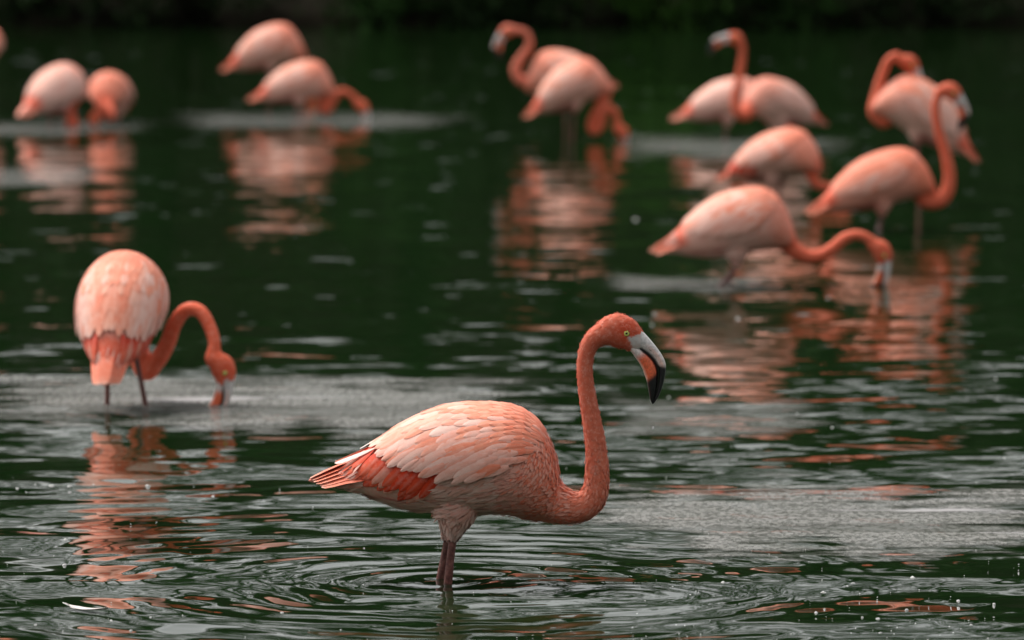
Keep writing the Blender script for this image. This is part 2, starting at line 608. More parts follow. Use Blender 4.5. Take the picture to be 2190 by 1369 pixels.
def wing_feathers(side, tint, seed):
    """list of vanes of one folded wing. tint: 0 pale .. 1 orange"""
    rr = random.Random(seed)
    out_ = []
    # bright coverts showing under the closed wing
    for row in range({3: 3, 5: 3, 9: 2, 16: 2}.get(seed, 0)):
        n = 9 - row
        for i in range(n):
            t = (i + 0.5 * (row % 2)) / (n - 1)
            bx = 808 + 136 * t + rr.uniform(-4, 4) - 10 * row
            by = 950 + 40 * t + 12 * row + rr.uniform(-3, 3)
            c0 = mix(REDO, DEEP, rr.uniform(0, 0.6))
            c1 = mix(REDO, CORAL, rr.uniform(0, 0.6) * (1 - t * .5))
            if rr.random() < 0.2: c1 = mix(PALE, CORAL, 0.3)
            L = 66 + 18 * t + rr.uniform(-6, 6)
            out_.append(feather(bx, angle_at(bx, by), 34 + 14 * t + rr.uniform(-5, 5), L, 22, side, c0, c1, 0.8 + (2 - row) * 0.9, 2.6, 4))
    # wing proper
    x = 812.0
    col = 0
    while x < 1180:
        u = (x - 812) / 368
        low = float(np.interp(x, YLOW[:, 0], YLOW[:, 1]))
        tl = angle_at(x, low)
        g = girth(x)
        L0 = 132 * (1 - u) ** 0.85 + 26
        sp = 19 * (1 - u) + 10
        n = max(4, int(g * tl / sp))
        for k in range(n + 1):
            v = (k + (0.5 if col % 2 else 0.0)) / (n + 0.5)
            bx = x + rr.uniform(-7, 7) * (1 - 0.6 * u)
            th = 0.03 + (tl - 0.03) * v
            phi = 3 + (27 - 12 * u) * v + rr.uniform(-3, 3)
            L = L0 * rr.uniform(0.88, 1.12)
            ok = False
            back = 784 + 10 * v + abs(rr.gauss(0, 20))
            for _ in range(14):
                tx = bx - L * math.cos(R(phi + 4))
                ty = height_at(tx, th + L * math.sin(R(phi + 4)) / girth(tx))
                lim = float(np.interp(tx, YTIP[:, 0], YTIP[:, 1])) + rr.uniform(-6, 5)
                if tx > back and ty < lim:
                    ok = True
                    break
                L *= 0.9
            if not ok or L < 16: continue
            wd = min(29, max(12, L * 0.28))
            base = mix(PALE, WHITE, rr.random() * 0.9)
            if v < 0.4: base = mix(base, PEACH, (0.35 + 0.5 * rr.random()) * (1 - v))
            if v > 0.6 and u < 0.4: base = mix(base, (0.66, 0.35, 0.28), 0.5 * rr.random())
            t_ = max(0.0, tint)
            orange = 0.08 + 0.34 * sstep(0.25, 0.7, u) * (1 - v) + 0.60 * sstep(0.70, 0.92, u) + 0.5 * t_ * (1.2 - v) + (0.25 if v < 0.3 else 0)
            c0 = mix(base, CORAL, 0.28 + 0.3 * t_)
            c1 = mix(base, CORAL, 0.45 * max(0, tint - 0.5))
            edge = mix(WHITE, PALE, 0.3)
            if rr.random() < orange:
                full = 1.0 if rr.random() < 0.3 or u > 0.6 else 0.5
                c0 = mix(base, mix(CORAL, PEACH, rr.random() * 0.4), full)
                c1 = mix(base, mix(CORAL, PEACH, 0.2 + 0.7 * rr.random()), full)
                edge = mix(PALE, PEACH, 0.5)
            if tint > 0.7 and v < 0.62:
                c0, c1 = mix(c0, CORAL, 0.8), mix(c1, CORAL, 0.85 * (1 - 0.5 * v))
                edge = PEACH
            if u > 0.84:
                c0, c1 = mix(c0, CORAL, 0.6), mix(c1, CORAL, 0.5)
            white = max(0.0, -tint)
            if white: c0, c1, edge = mix(c0, SNOW, white), mix(c1, SNOW, white), mix(edge, SNOW, white)
            out_.append(feather(bx, th, phi, L, wd, side, c0, c1, 2.4 + 2.0 * (1 - v) + 13.0 * sstep(0.5, 1.0, v) * sstep(1.0, 0.6, u) + rr.uniform(0, .6), 2.6 + 1.2 * (1 - u), rr.uniform(0, 9), 0.6, edge))
        x += 43 * (1 - u) + 11 * u
        col += 1
    # slim flight-feather tips poking out behind
    if seed == 3:
        out_.append(feather(802, angle_at(802, 957), 1, 86, 11, side, WHITE, (0.80, 0.66, 0.61), 4.0, 15.0, -8))
        out_.append(feather(816, angle_at(816, 934), 0, 46, 10, side, WHITE, (0.80, 0.68, 0.64), 5.0, 4.0, 3))
    return out_


TPROF = [0.5, 0.85, 1.0, 1.0, 0.95, 0.78, 0.42]


def tail_feathers(tint, seed):
    rr = random.Random(seed)
    out_ = []
    for j in (-5, 5, -4, 4, -3, 3, -2, 2, -1, 1, 0):
        vs_, cs, fs = [], [], []
        base = can(835, 970 + abs(j) * 8, j * 10)
        tip = can(663 + abs(j) * 5 + rr.uniform(-3, 3), 1027 + abs(j) * 1.6, j * 5.5)
        d = (tip - base)
        wv = Vector((0, 1, -0.16 * j)).normalized()
        nl = len(PROF)
        for i in range(nl):
            t = PT[i]
            for q in range(5):
                s = (q - 2) / 2
                p = base + d * PT[i] + wv * (s * 18 * K * TPROF[i] * (1.1 - 0.1 * t)) + Vector((0, 0, (0.010 * math.sin(math.pi * t) + (5 - abs(j)) * 0.0011 + 0.0008 * (1 - s * s))))
                vs_.append(p)
                c = mix(mix(REDO, CORAL, rr.random() * 0.3 + 0.25), mix(CORAL, PEACH, 0.4), t)
                c = mix(c, (0.80, 0.50, 0.40), sstep(0.92, 1.0, t) * 0.7)
                cs.append(mix(c, PALE, (1 - tint) * 0.12 if tint >= 0 else 0.45))
        for i in range(nl - 1):
            for q in range(4):
                a = i * 5 + q
                fs.append((a, a + 1, a + 6, a + 5))
        out_.append((vs_, fs, cs))
    return out_


def join(lst):
    V, F, C = [], [], []
    for v, f, c in lst:
        o = len(V)
        V += v
        F += [tuple(q + o for q in ff) for ff in f]
        C += c
    return V, F, C


def make_mesh(name, v, f, c, mat):
    me = bpy.data.meshes.new(name)
    me.from_pydata([tuple(p) for p in v], [], f)
    set_cols(me, c)
    me.polygons.foreach_set("use_smooth", [True] * len(me.polygons))
    me.materials.append(mat)
    me.update()
    return me


_wing_cache = {}


def wing_mesh(side, tint, seed):
    key = (side, tint, seed)
    if key not in _wing_cache:
        _wing_cache[key] = make_mesh("wing", *join(wing_feathers(side, tint, seed)), M_FEATHER)
    return _wing_cache[key]


def tail_mesh(tint):
    key = ("tail", tint)
    if key not in _wing_cache:
        _wing_cache[key] = make_mesh("tail", *join(tail_feathers(tint, 5)), M_FEATHER)
    return _wing_cache[key]


# ------------------------------------------------------------------ head and bill (same pixel units, about the skull centre)
HX, HY, HP0 = 1322.0, 710.0, 16.0


def hp(px, py, lat=0.0):
    return Vector(((px - HX) * K, lat * K, -(py - HY) * K))


def z2(zx, zy):                    # from an enlarged view of the head
    return 1180 + zx / 5.267, 640 + zy / 5.267


SKULL = [(1276, 727, 20), (1287, 716, 25), (1301, 709, 32), (1318, 707, 38), (1337, 713, 36), (1352, 724, 30), (1364, 735, 24), (1372, 743, 16)]
SK_LAT = [0.95, 0.9, 0.8, 0.74, 0.72, 0.70, 0.66, 0.6]

UP_OUT = [(1000, 335), (1075, 415), (1135, 484), (1195, 560), (1247, 640), (1281, 718), (1285, 785), (1273, 880), (1248, 985), (1212, 1085), (1172, 1150), (1140, 1188)]
UP_IN = [(870, 425), (930, 505), (990, 548), (1060, 588), (1122, 640), (1168, 698), (1198, 765), (1207, 840), (1202, 930), (1190, 1020), (1166, 1105), (1138, 1184)]
LO_IN = [(920, 515), (985, 555), (1045, 592), (1100, 633), (1148, 688), (1182, 752), (1194, 830), (1193, 920), (1182, 1010), (1163, 1095), (1138, 1178)]
LO_OUT = [(880, 575), (920, 625), (948, 665), (987, 720), (1022, 785), (1048, 855), (1068, 918), (1082, 988), (1094, 1052), (1106, 1122), (1132, 1182)]


def resample(pts, n):
    p = np.array(pts, dtype=float)
    s = np.linspace(0, len(p) - 1, n)
    i = np.clip(np.floor(s).astype(int), 0, len(p) - 2)
    t = (s - i)[:, None]
    p0 = p[np.clip(i - 1, 0, None)]
    p1, p2 = p[i], p[i + 1]
    p3 = p[np.clip(i + 2, None, len(p) - 1)]
    return 0.5 * ((2 * p1) + (-p0 + p2) * t + (2 * p0 - 5 * p1 + 4 * p2 - p3) * t ** 2 + (-p0 + 3 * p1 - 3 * p2 + p3) * t ** 3)


BLACK = (0.012, 0.011, 0.012)


def mandible(outer, inner, width, colour, n=44, ring=14):
    a, b = resample(outer, n), resample(inner, n)
    vs_, fs, cs = [], [], []
    for i in range(n):
        t = i / (n - 1)
        hw = float(np.interp(t, [q[0] for q in width], [q[1] for q in width]))
        oa, ob = z2(*a[i]), z2(*b[i])
        for j in range(ring):
            ang = 2 * math.pi * j / ring
            m = 0.5 - 0.5 * math.cos(ang)             # 0 outer .. 1 inner
            lat = hw * math.copysign(abs(math.sin(ang)) ** 0.7, math.sin(ang))
            vs_.append(hp(oa[0] * (1 - m) + ob[0] * m, oa[1] * (1 - m) + ob[1] * m, lat))
            zx, zy = a[i] * (1 - m) + b[i] * m
            cs.append(colour(t, m, zx, zy))
    for i in range(n - 1):
        for j in range(ring):
            q, q2 = i * ring + j, i * ring + (j + 1) % ring
            fs.append((q, q + ring, q2 + ring, q2))
    vs_.append(hp(*z2(*(0.5 * (a[0] + b[0]))))); cs.append(cs[0])
    vs_.append(hp(*z2(*(0.5 * (a[-1] + b[-1]))))); cs.append(BLACK)
    e = len(vs_)
    for j in range(ring):
        fs.append((e - 2, j, (j + 1) % ring))
        fs.append((e - 1, (n - 1) * ring + (j + 1) % ring, (n - 1) * ring + j))
    return vs_, fs, cs


def up_col(t, m, zx, zy):
    c = mix((0.60, 0.565, 0.55), (0.72, 0.46, 0.38), sstep(0.2, 0.6, t) * (0.3 + 0.5 * m))
    c = mix(c, (0.80, 0.42, 0.33), 0.55 * sstep(0.75, 0.5, m) * sstep(0.12, 0.3, t) * sstep(0.15, 0.4, m))
    return mix(c, BLACK, sstep(735, 775, zy + 25 * (m - 0.4)))


def lo_col(t, m, zx, zy):
    c = mix((0.66, 0.58, 0.55), (0.78, 0.15, 0.065), sstep(0.12, 0.3, t) * sstep(0.02, 0.16, m) * sstep(1.0, 0.86, m))
    c = mix(c, (0.80, 0.40, 0.28), sstep(0.20, 0.05, m) * sstep(0.1, 0.4, t) * 0.8)
    c = mix(c, BLACK, sstep(0.86, 0.93, m) * sstep(0.10, 0.2, t))
    return mix(c, BLACK, sstep(850, 915, zy + 90 * (m - 0.4)))


UPPER = mandible(UP_OUT, UP_IN, [(0, 15), (0.12, 14), (0.3, 11.5), (0.55, 10.5), (0.75, 9), (0.9, 6), (1, 1.5)], up_col)
LOWER = mandible(LO_OUT, LO_IN, [(0, 13), (0.15, 12.5), (0.35, 11.5), (0.55, 10.5), (0.75, 8.5), (0.9, 5.5), (1, 1.2)], lo_col)
GAPE = mandible(resample([(q[0] - 3, q[1] + 3) for q in LO_IN], 12), [(q[0] + 9, q[1] - 7) for q in LO_IN], [(0, 4), (0.2, 11.6), (0.5, 10.8), (0.75, 9), (1, 1.4)], lambda *a: BLACK, 30, 10)
ME_UP = make_mesh("upper_bill", *UPPER, M_BILL)
ME_LO = make_mesh("lower_bill", *LOWER, M_BILL)
ME_GA = make_mesh("gape", *GAPE, M_BILL)


def eye_mesh():
    vs_, fs, cs = [], [], []
    n, m = 24, 14
    for i in range(m + 1):
        th = math.pi * i / m
        for j in range(n):
            a = 2 * math.pi * j / n
            vs_.append((7.2 * K * math.sin(th) * math.cos(a), 4.0 * K * math.cos(th), 7.2 * K * math.sin(th) * math.sin(a)))
            g = math.sin(th)
            c = BLACK if g < 0.36 else (0.62, 0.66, 0.16) if g < 0.80 else (0.03, 0.02, 0.015)
            cs.append(c)
    for i in range(m):
        for j in range(n):
            q, q2 = i * n + j, i * n + (j + 1) % n
            fs.append((q, q + n, q2 + n, q2))
    return make_mesh("eye", vs_, fs, cs, M_EYE)


ME_EYE = eye_mesh()


def nostril_mesh(side):
    a, b = np.array(z2(1070, 540)), np.array(z2(1142, 596))
    pts = [hp(*(a + (b - a) * t), side * (10.9 - 0.8 * t)) for t in (0, .33, .66, 1)]
    v, f = tube(pts, [0.4 * K, 1.5 * K, 1.5 * K, 0.4 * K], 8)
    return make_mesh("nostril", v, f, [(0.05, 0.012, 0.01)] * len(v), M_BILL)


ME_NO = {s: nostril_mesh(s) for s in (-1, 1)}


# ------------------------------------------------------------------ bird assembly
def catmull(pts, per=6):
    n = (len(pts) - 1) * per + 1
    return [Vector(q) for q in resample([tuple(p) for p in pts], n)]


BODY_SECT = None


def body_loft():
    n = 28
    vs_, fs = [], []
    xs = [q[0] for q in ST]
    fine = []
    for i in range(len(xs) - 1):
        fine += [xs[i], (xs[i] + xs[i + 1]) / 2]
    fine.append(xs[-1])
    for x in fine:
        top, bot, hw = station(x)
        if x > 700:                       # leave room for the vanes
            top += 3
        yc, hh = (top + bot) / 2, (bot - top) / 2
        for j in range(n):
            a = 2 * math.pi * j / n
            vs_.append(can(x, yc - hh * math.cos(a), hw * math.sin(a)))
    m = len(fine)
    for i in range(m - 1):
        for j in range(n):
            a, b = i * n + j, i * n + (j + 1) % n
            fs.append((a, b, b + n, a + n))
    vs_.append(can(657, 1028)); vs_.append(can(1200, 1064))
    for j in range(n):
        fs.append((m * n, (j + 1) % n, j))
        fs.append((m * n + 1, (m - 1) * n + j, (m - 1) * n + (j + 1) % n))
    return vs_, fs


LOFT = body_loft()
RPROF = ([0, .08, .2, .35, .55, .75, .9, 1], [.056, .050, .040, .033, .0275, .0235, .0215, .0225])


def body_colour(cp, tint, lat, vent=False):
    """colour of the plumage at canonical pixel position"""
    x, y = cp
    pale = mix(PALE, WHITE, min(1.0, 0.45 * (1 - tint)))
    if tint < 0: pale = mix(pale, SNOW, -tint)
    c = pale
    c = mix(c, mix(CORAL, PEACH, 0.25), sstep(1070, 1165, x) * max(0.25, 0.55 + 0.35 * tint))
    c = mix(c, (0.76, 0.46, 0.385), sstep(1050, 1095, y) * 0.6 * sstep(1130, 1060, x))
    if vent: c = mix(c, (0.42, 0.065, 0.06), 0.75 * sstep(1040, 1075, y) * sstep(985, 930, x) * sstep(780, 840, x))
    c = mix(c, PEACH, sstep(930, 880, y) * 0.5)
    c = mix(c, CORAL, 0.55 * max(0, tint - 0.4))
    c = mix(c, mix(REDO, CORAL, 0.5), sstep(830, 780, x) * sstep(1040, 1015, y) * 0.9)
    return c


NECK0, NECK1 = (0.65, 0.185, 0.108), (0.61, 0.140, 0.078)


def flamingo(label, wl, body, yaw, pitch, neck, head, feet=None, tint=0.3, scale=1.0, voxel=0.009, hero=False,
             wing_seed=1, neck_r=None, leg_show=True, neck_tint=0.0, thigh=0.105, head_yaw=None):
    """wl: photo row where the bird meets the water; body: photo position of the body centre;
    neck: [(x, y, dy)] ; head: (x, y, dy, pitch); yaw 0 = facing right, 90 = facing away"""
    Y0 = on_water(1095, wl).y
    O = P(body[0], body[1], Y0)
    depth = (O - Vector((0, 0, CAM_Z))).dot(FWD)
    vr = random.Random(wing_seed * 31)
    fat = Matrix.Diagonal((1, 1, 1, 1)) if hero else Matrix.Diagonal((vr.uniform(.96, 1.05), vr.uniform(.88, 1.06), vr.uniform(.90, 1.04), 1))
    M = Matrix.Translation(O) @ Matrix.Rotation(R(yaw), 4, 'Z') @ Matrix.Rotation(-R(pitch), 4, 'Y') @ Matrix.Scale(scale, 4) @ fat
    hyaw = yaw if head_yaw is None else head_yaw
    Hw = P(head[0], head[1], Y0 + head[2])
    MH = Matrix.Translation(Hw) @ Matrix.Rotation(R(hyaw), 4, 'Z') @ Matrix.Rotation(R(head[3] - HP0), 4, 'Y') @ Matrix.Scale(scale, 4)
    V, F = [], []

    def add(vs_, fs):
        o = len(V)
        V.extend(vs_)
        F.extend([tuple(q + o for q in ff) for ff in fs])

    add([M @ v for v in LOFT[0]], LOFT[1])
    # neck from the breast to the nape
    chest = [M @ can(1105, 1030), M @ can(1160, 1066)]
    npts = [P(a, b, Y0 + (c[0] if c else 0)) for (a, b, *c) in neck]
    if hero:
        pts = npts
        rad = list(neck_r)
        path = catmull(pts, 5)
        rr_ = np.interp(np.linspace(0, len(rad) - 1, len(path)), range(len(rad)), rad) * K
    else:
        pts = chest + npts + [MH @ hp(1283, 718), MH @ hp(1300, 710)]
        path = catmull(pts, 5)
        seg = [0.0]
        for i in range(1, len(path)):
            seg.append(seg[-1] + (path[i] - path[i - 1]).length)
        s = np.array(seg) / seg[-1]
        rr_ = np.interp(s, RPROF[0], RPROF[1]) * scale
        rr_[0] = 0.075 * scale
        rr_[:4] = np.linspace(0.078, rr_[4], 5)[:4] * scale
    add(*tube(path, list(rr_), 16))
    # skull
    side_v = (MH.to_3x3() @ Vector((0, 1, 0))).normalized()
    sk = [MH @ hp(a, b) for a, b, c in SKULL]
    add(*tube(catmull(sk, 3), list(np.interp(np.linspace(0, len(SKULL) - 1, (len(SKULL) - 1) * 3 + 1), range(len(SKULL)), [q[2] for q in SKULL]) * K * scale), 18,
              list(np.interp(np.linspace(0, len(SKULL) - 1, (len(SKULL) - 1) * 3 + 1), range(len(SKULL)), SK_LAT)), side_v))
    # thighs
    legs = []
    for i, s_ in enumerate((-1, 1)):
        hip = M @ can(985, 1045, s_ * 40)
        low = hip + Vector((0, 0, -thigh * scale))
        if hero:
            low = P(968 if s_ < 0 else 958, 1152, hip.y)
        mid = hip.lerp(low, 0.55)
        add(*tube([hip + Vector((0, 0, .03)), hip, mid, low], [0.058 * scale, 0.062 * scale, 0.045 * scale, 0.014 * scale], 14))
        if feet is not None:
            fo = on_water(feet[i][0], feet[i][1])
            if abs(fo.y - low.y) < 0.12 or hero:
                fo = Vector((P(feet[i][0], feet[i][1], low.y).x, low.y, 0))
        else:
            fo = Vector((low.x, low.y, 0)) + (M.to_3x3() @ Vector((-0.015, 0, 0)))
            fo.z = 0
        legs.append((low, fo))
    base = Vector(((legs[0][1].x + legs[1][1].x) / 2, (legs[0][1].y + legs[1][1].y) / 2, 0))
    root = bpy.data.objects.new("flamingo", None)
    COL.objects.link(root)
    root.location = base
    tag(root, label, "flamingo", "flamingos wading in the pond")
    # one continuous skin
    me = bpy.data.meshes.new("body")
    me.from_pydata([tuple(v - base) for v in V], [], F)
    tmp = bpy.data.objects.new("tmp", me)
    COL.objects.link(tmp)
    md = tmp.modifiers.new("r", 'REMESH')
    md.mode = 'VOXEL'
    md.voxel_size = voxel
    md2 = tmp.modifiers.new("s", 'SMOOTH')
    md2.factor = 0.5
    md2.iterations = 9 if hero else 5
    dg = bpy.context.evaluated_depsgraph_get()
    bm = bpy.data.meshes.new_from_object(tmp.evaluated_get(dg))
    bpy.data.objects.remove(tmp)
    bm.name = "body"
    nv = len(bm.vertices)
    co = np.empty(nv * 3)
    bm.vertices.foreach_get("co", co)
    co = co.reshape(-1, 3) + np.array(base)
    Minv = np.array(M.inverted())
    lc = co @ Minv[:3, :3].T + Minv[:3, 3]
    pathn = np.array([tuple(p) for p in path])
    dist = np.linalg.norm(co[:, None, :] - pathn[None], axis=2)
    idx = dist.argmin(1)
    rel = dist[np.arange(nv), idx] / np.asarray(rr_)[idx]
    tt = idx / (len(path) - 1)
    hl = np.array(MH.inverted())
    hc = co @ hl[:3, :3].T + hl[:3, 3]
    hd = np.linalg.norm(hc, axis=1)
    cols = np.empty((nv, 3))
    start = 0.30 if hero else 0.16
    for i in range(nv):
        cp = (lc[i, 0] / K + OX, -lc[i, 2] / K + OY)
        c = body_colour(cp, tint, lc[i, 1], not hero and wing_seed not in (5, 16))
        wn = sstep(1.6, 1.15, rel[i]) * sstep(start * 0.3, start, tt[i])
        wn = max(wn, sstep(0.085, 0.062, hd[i] / scale))
        if hero: wn = max(wn, sstep(1195, 1225, cp[0]))
        n_c = mix(mix(NECK0, NECK1, tt[i]) if hero else (0.66, 0.115, 0.052), mix(PALE, CORAL, 0.3), neck_tint)
        c = mix(c, n_c, wn)
        if hd[i] < 0.11 * scale and tt[i] > 0.75:
            hx, hy = hc[i, 0] / K + HX, -hc[i, 2] / K + HY
            red = sstep(34, 10, math.hypot(hx - 1341, hy - 708))
            c = mix(c, (0.66, 0.085, 0.032), 0.75 * red)
            # bare pale skin between the eye and the bill
            face = sstep(-3, 4, (hx - 1342) * 0.88 - (hy - 722) * 0.42 * (1 if hy > 722 else -0.9)) if False else 0
            zx, zy = (hx - 1180) * 5.267, (hy - 640) * 5.267
            edge = np.interp(zy, [380, 420, 480, 545, 660], [1020, 850, 880, 905, 952]) + (0 if hero else 60)
            if zy > 375:
                c = mix(c, (0.60, 0.565, 0.55), sstep(-12, 14, zx - edge))
        cols[i] = c
    set_cols(bm, cols)
    bm.materials.clear()
    bm.materials.append(M_BODY)
    bm.polygons.foreach_set("use_smooth", [True] * len(bm.polygons))
    body_o = link("body", bm, root)
    Tm = Matrix.Translation(-base)
    # wings and tail
    for s_ in (-1, 1):
        if hero and s_ == -1:
            vv, ff, cc = [], [], []
            nx = 16
            for i in range(nx + 1):
                x = 815 + (1165 - 815) * i / nx
                top = station(x)[0] + 4
                low = float(np.interp(x, YLOW[:, 0], YLOW[:, 1]))
                for j in range(9):
                    vv.append(surf(x, angle_at(x, low) * j / 8, 1.2, -1))
                    cc.append(mix(PALE, PEACH, 0.5))
            for i in range(nx):
                for j in range(8):
                    a = i * 9 + j
                    ff.append((a, a + 1, a + 10, a + 9))
            wo = link("wing", make_mesh("wing", vv, ff, cc, M_FEATHER), root)
            wo.matrix_basis = Tm @ M
            for fv, ffc, fc in wing_feathers(-1, tint, wing_seed):
                link("feather", make_mesh("feather", fv, ffc, fc, M_FEATHER), wo)
        else:
            wo = link("wing", wing_mesh(s_, tint, wing_seed), root)
            wo.matrix_basis = Tm @ M
    if hero:
        tl = tail_feathers(tint, 5)
        to = link("tail", make_mesh("tail", *tl[-1], M_FEATHER), root)
        to.matrix_basis = Tm @ M
        for q in tl[:-1]:
            link("feather", make_mesh("feather", *q, M_FEATHER), to)
    else:
        to = link("tail", tail_mesh(tint), root)
        to.matrix_basis = Tm @ M
    # bill, eyes
    for nm, m_ in (("upper_bill", ME_UP), ("lower_bill", ME_LO)):
        o = link(nm, m_, root)
        o.matrix_basis = Tm @ MH
        if nm == "upper_bill":
            for s_ in (-1, 1):
                link("nostril", ME_NO[s_], o)
        else:
            link("gape", ME_GA, o)
    for s_ in (-1, 1):
        o = link("eye", ME_EYE, root)
        o.matrix_basis = Tm @ MH @ Matrix.Translation(hp(1339.5, 711, s_ * 23.2))
    # legs
    for (low, fo) in legs:
        d = (fo - low)
        end = fo + d.normalized() * 0.35
        kn = low.lerp(fo, 0.5)
        r0 = (0.0100 if hero else 0.0082) * scale
        pts = [low + Vector((0, 0, .02)), low, kn, fo, end]
        v, f = tube([p - base for p in catmull(pts, 3)], list(np.interp(np.linspace(0, 4, 13), range(5), [r0 * 1.1, r0 * 1.05, r0, r0 * 1.1, r0 * 1.2])), 10)
        mesh_obj("leg", v, f, M_LEG, root, cols=[mix((0.115, 0.038, 0.033), (0.19, 0.078, 0.064), 0.5 + 0.5 * math.sin(i * 1.7)) for i in range(len(v))])
    if hero or voxel < 0.0085:
        fluff(bm, root, base, M, tint, path, rr_, 9000 if hero else 2200, scale, cols)
    return root


def fluff(bm, root, base, M, tint, path, rr_, count, scale, vcols):
    """short soft contour feathers over breast, flank, belly and thighs"""
    n = len(bm.polygons)
    ce = np.empty(n * 3); bm.polygons.foreach_get("center", ce); ce = ce.reshape(-1, 3)
    no = np.empty(n * 3); bm.polygons.foreach_get("normal", no); no = no.reshape(-1, 3)
    Mi = np.array(M.inverted())
    w3 = ce + np.array(base)
    lc = w3 @ Mi[:3, :3].T + Mi[:3, 3]
    ln = no @ np.array(M.to_3x3().inverted()).T
    ln /= np.linalg.norm(ln, axis=1)[:, None]
    X = lc[:, 0] / K + OX
    Yp = -lc[:, 2] / K + OY
    low = np.interp(X, YLOW[:, 0], YLOW[:, 1])
    ok = (X > 740) & (X < 1225) & (Yp < 1160) & ((Yp > low - 4) | (X > 1130))
    pn = np.array([tuple(p) for p in path])
    dd = np.linalg.norm(w3[:, None, :] - pn[None], axis=2)
    ix = dd.argmin(1)
    onneck = (dd[np.arange(n), ix] / np.asarray(rr_)[ix] < 1.5) & (ix > len(path) * (0.30 if count > 5000 else 0.12))
    ok &= ~((X > 780) & (X < 948) & (Yp < 1064) & (Yp > 940))
    ok &= np.linalg.norm(w3 - pn[-1], axis=1) > 0.10 * scale
    ok &= ~onneck & (np.abs(lc[:, 1]) < 0.19)
    ids = np.nonzero(ok)[0]
    pick = rng.choice(ids, count)
    V, F, C = [], [], []
    M3 = M.to_3x3()
    for i in pick:
        nrm = Vector(ln[i])
        x, y = X[i], Yp[i]
        # lie of the plumage: back along the flank, down over the thigh, round the breast
        f = Vector((-1, 0, -0.35))
        if y > 1095: f = Vector((-0.35, 0, -1))
        if x > 1100: f = Vector((-0.9, 0, -0.5 - 0.02 * (x - 1100) * sstep(1040, 960, y)))
        if x > 1150 and y > 1030: f = Vector((-1, 0, -0.1))
        f += Vector((rng.normal() * .16, rng.normal() * .16, rng.normal() * .16))
        t = (f - nrm * f.dot(nrm))
        if t.length < 0.05: continue
        t.normalize()
        s = nrm.cross(t)
        flank = sstep(1110, 1020, x)
        L = (0.014 + 0.022 * flank) * rng.uniform(0.7, 1.3)
        wd = (0.0050 + 0.0012 * flank) * rng.uniform(0.7, 1.3)
        if y > 1095: L *= 0.5
        p = Vector(lc[i]) + Vector(rng.normal(size=3) * 0.002)
        lift = rng.uniform(0.03, 0.11) + (0.12 * rng.random() if y > 1075 and x < 950 else 0)
        col = body_colour((x, y), tint, 0)
        q = rng.random()
        if x > 1070:
            col = mix(col, CORAL, 0.7) if q < 0.45 * sstep(1070, 1150, x) + 0.08 else mix(col, PALE, 0.6)
        else:
            col = mix(col, WHITE, 0.7) if q < 0.6 else mix(col, PEACH, 0.2) if q > 0.9 else col
            col = mix(col, (0.80, 0.66, 0.62), 0.45 * sstep(1105, 1140, y))
        o = len(V)
        for a, b_, h in ((0, 0.6, 0.0), (0.35, 1.0, 0.5), (0.7, 0.8, 0.85)):
            c = p + t * (L * a) + nrm * (0.0006 + L * lift * a * (1.3 - a))
            V += [c - s * (wd * b_ * .5), c + s * (wd * b_ * .5)]
            C += [col, col]
        V.append(p + t * L + nrm * (0.0006 + L * lift * 0.3)); C.append(mix(col, WHITE, 0.3))
        F += [(o, o + 1, o + 3, o + 2), (o + 2, o + 3, o + 5, o + 4), (o + 4, o + 5, o + 6)]
    if count > 5000:      # short down on the neck and head, lying towards the body
        mi = M3.inverted()
        v0 = np.empty(n, dtype=np.int64)
        bm.polygons.foreach_get("loop_start", v0)
        lv = np.empty(len(bm.loops), dtype=np.int64)
        bm.loops.foreach_get("vertex_index", lv)
        nid = np.nonzero((ix > len(path) * 0.22) & (X > 1195))[0]
        for i in rng.choice(nid, 5000):
            nrm = Vector(ln[i])
            k = int(ix[i])
            g = Vector(pn[max(k - 1, 0)] - pn[min(k + 1, len(pn) - 1)])
            if k >= len(pn) - 2: g = Vector((-1, 0, 0.25))
            f = (mi @ g).normalized() + Vector(rng.normal(size=3) * 0.15)
            t = f - nrm * f.dot(nrm)
            if t.length < 0.05: continue
            t.normalize()
            s = nrm.cross(t)
            tk = k / (len(pn) - 1)
            col = tuple(vcols[lv[v0[i]]])
            if col[2] > 0.3: continue
            q = rng.random()
            if q < 0.32 * sstep(0.62, 0.25, tk) + 0.03: col = mix(col, PALE, 0.42)
            elif q > 0.9: col = mix(col, DEEP, 0.12)
            big = sstep(0.7, 0.25, tk)
            L = (0.006 + 0.006 * big) * rng.uniform(0.7, 1.3)
            wd = (0.0026 + 0.0022 * big) * rng.uniform(0.7, 1.3)
            p = Vector(lc[i]) + Vector(rng.normal(size=3) * 0.0012)
            o = len(V)
            lift = rng.uniform(0.01, 0.05)
            for a, b_ in ((0, 0.6), (0.4, 1.0), (0.75, 0.7)):
                c = p + t * (L * a) + nrm * (0.0005 + L * lift * a)
                V += [c - s * (wd * b_ * .5), c + s * (wd * b_ * .5)]
                C += [col, col]
            V.append(p + t * L + nrm * (0.0005 + L * lift * 0.8)); C.append(col)
            F += [(o, o + 1, o + 3, o + 2), (o + 2, o + 3, o + 5, o + 4), (o + 4, o + 5, o + 6)]
    Tm = Matrix.Translation(-base)
    o = link("plumage", make_mesh("plumage", V, F, C, M_FLUFF), root)
    o.matrix_basis = Tm @ M
    o["kind"] = "stuff"


HERO_NECK = [(1105, 1028), (1150, 1058), (1195, 1080), (1232, 1086), (1260, 1073), (1274, 1045), (1277, 1000), (1273, 945), (1263, 885), (1253, 825), (1251, 775), (1259, 742), (1275, 722), (1296, 712)]
HERO_R = [80, 61, 41, 33.5, 30.5, 28.0, 25, 22.4, 20, 17.8, 17.4, 19, 22.5, 28]

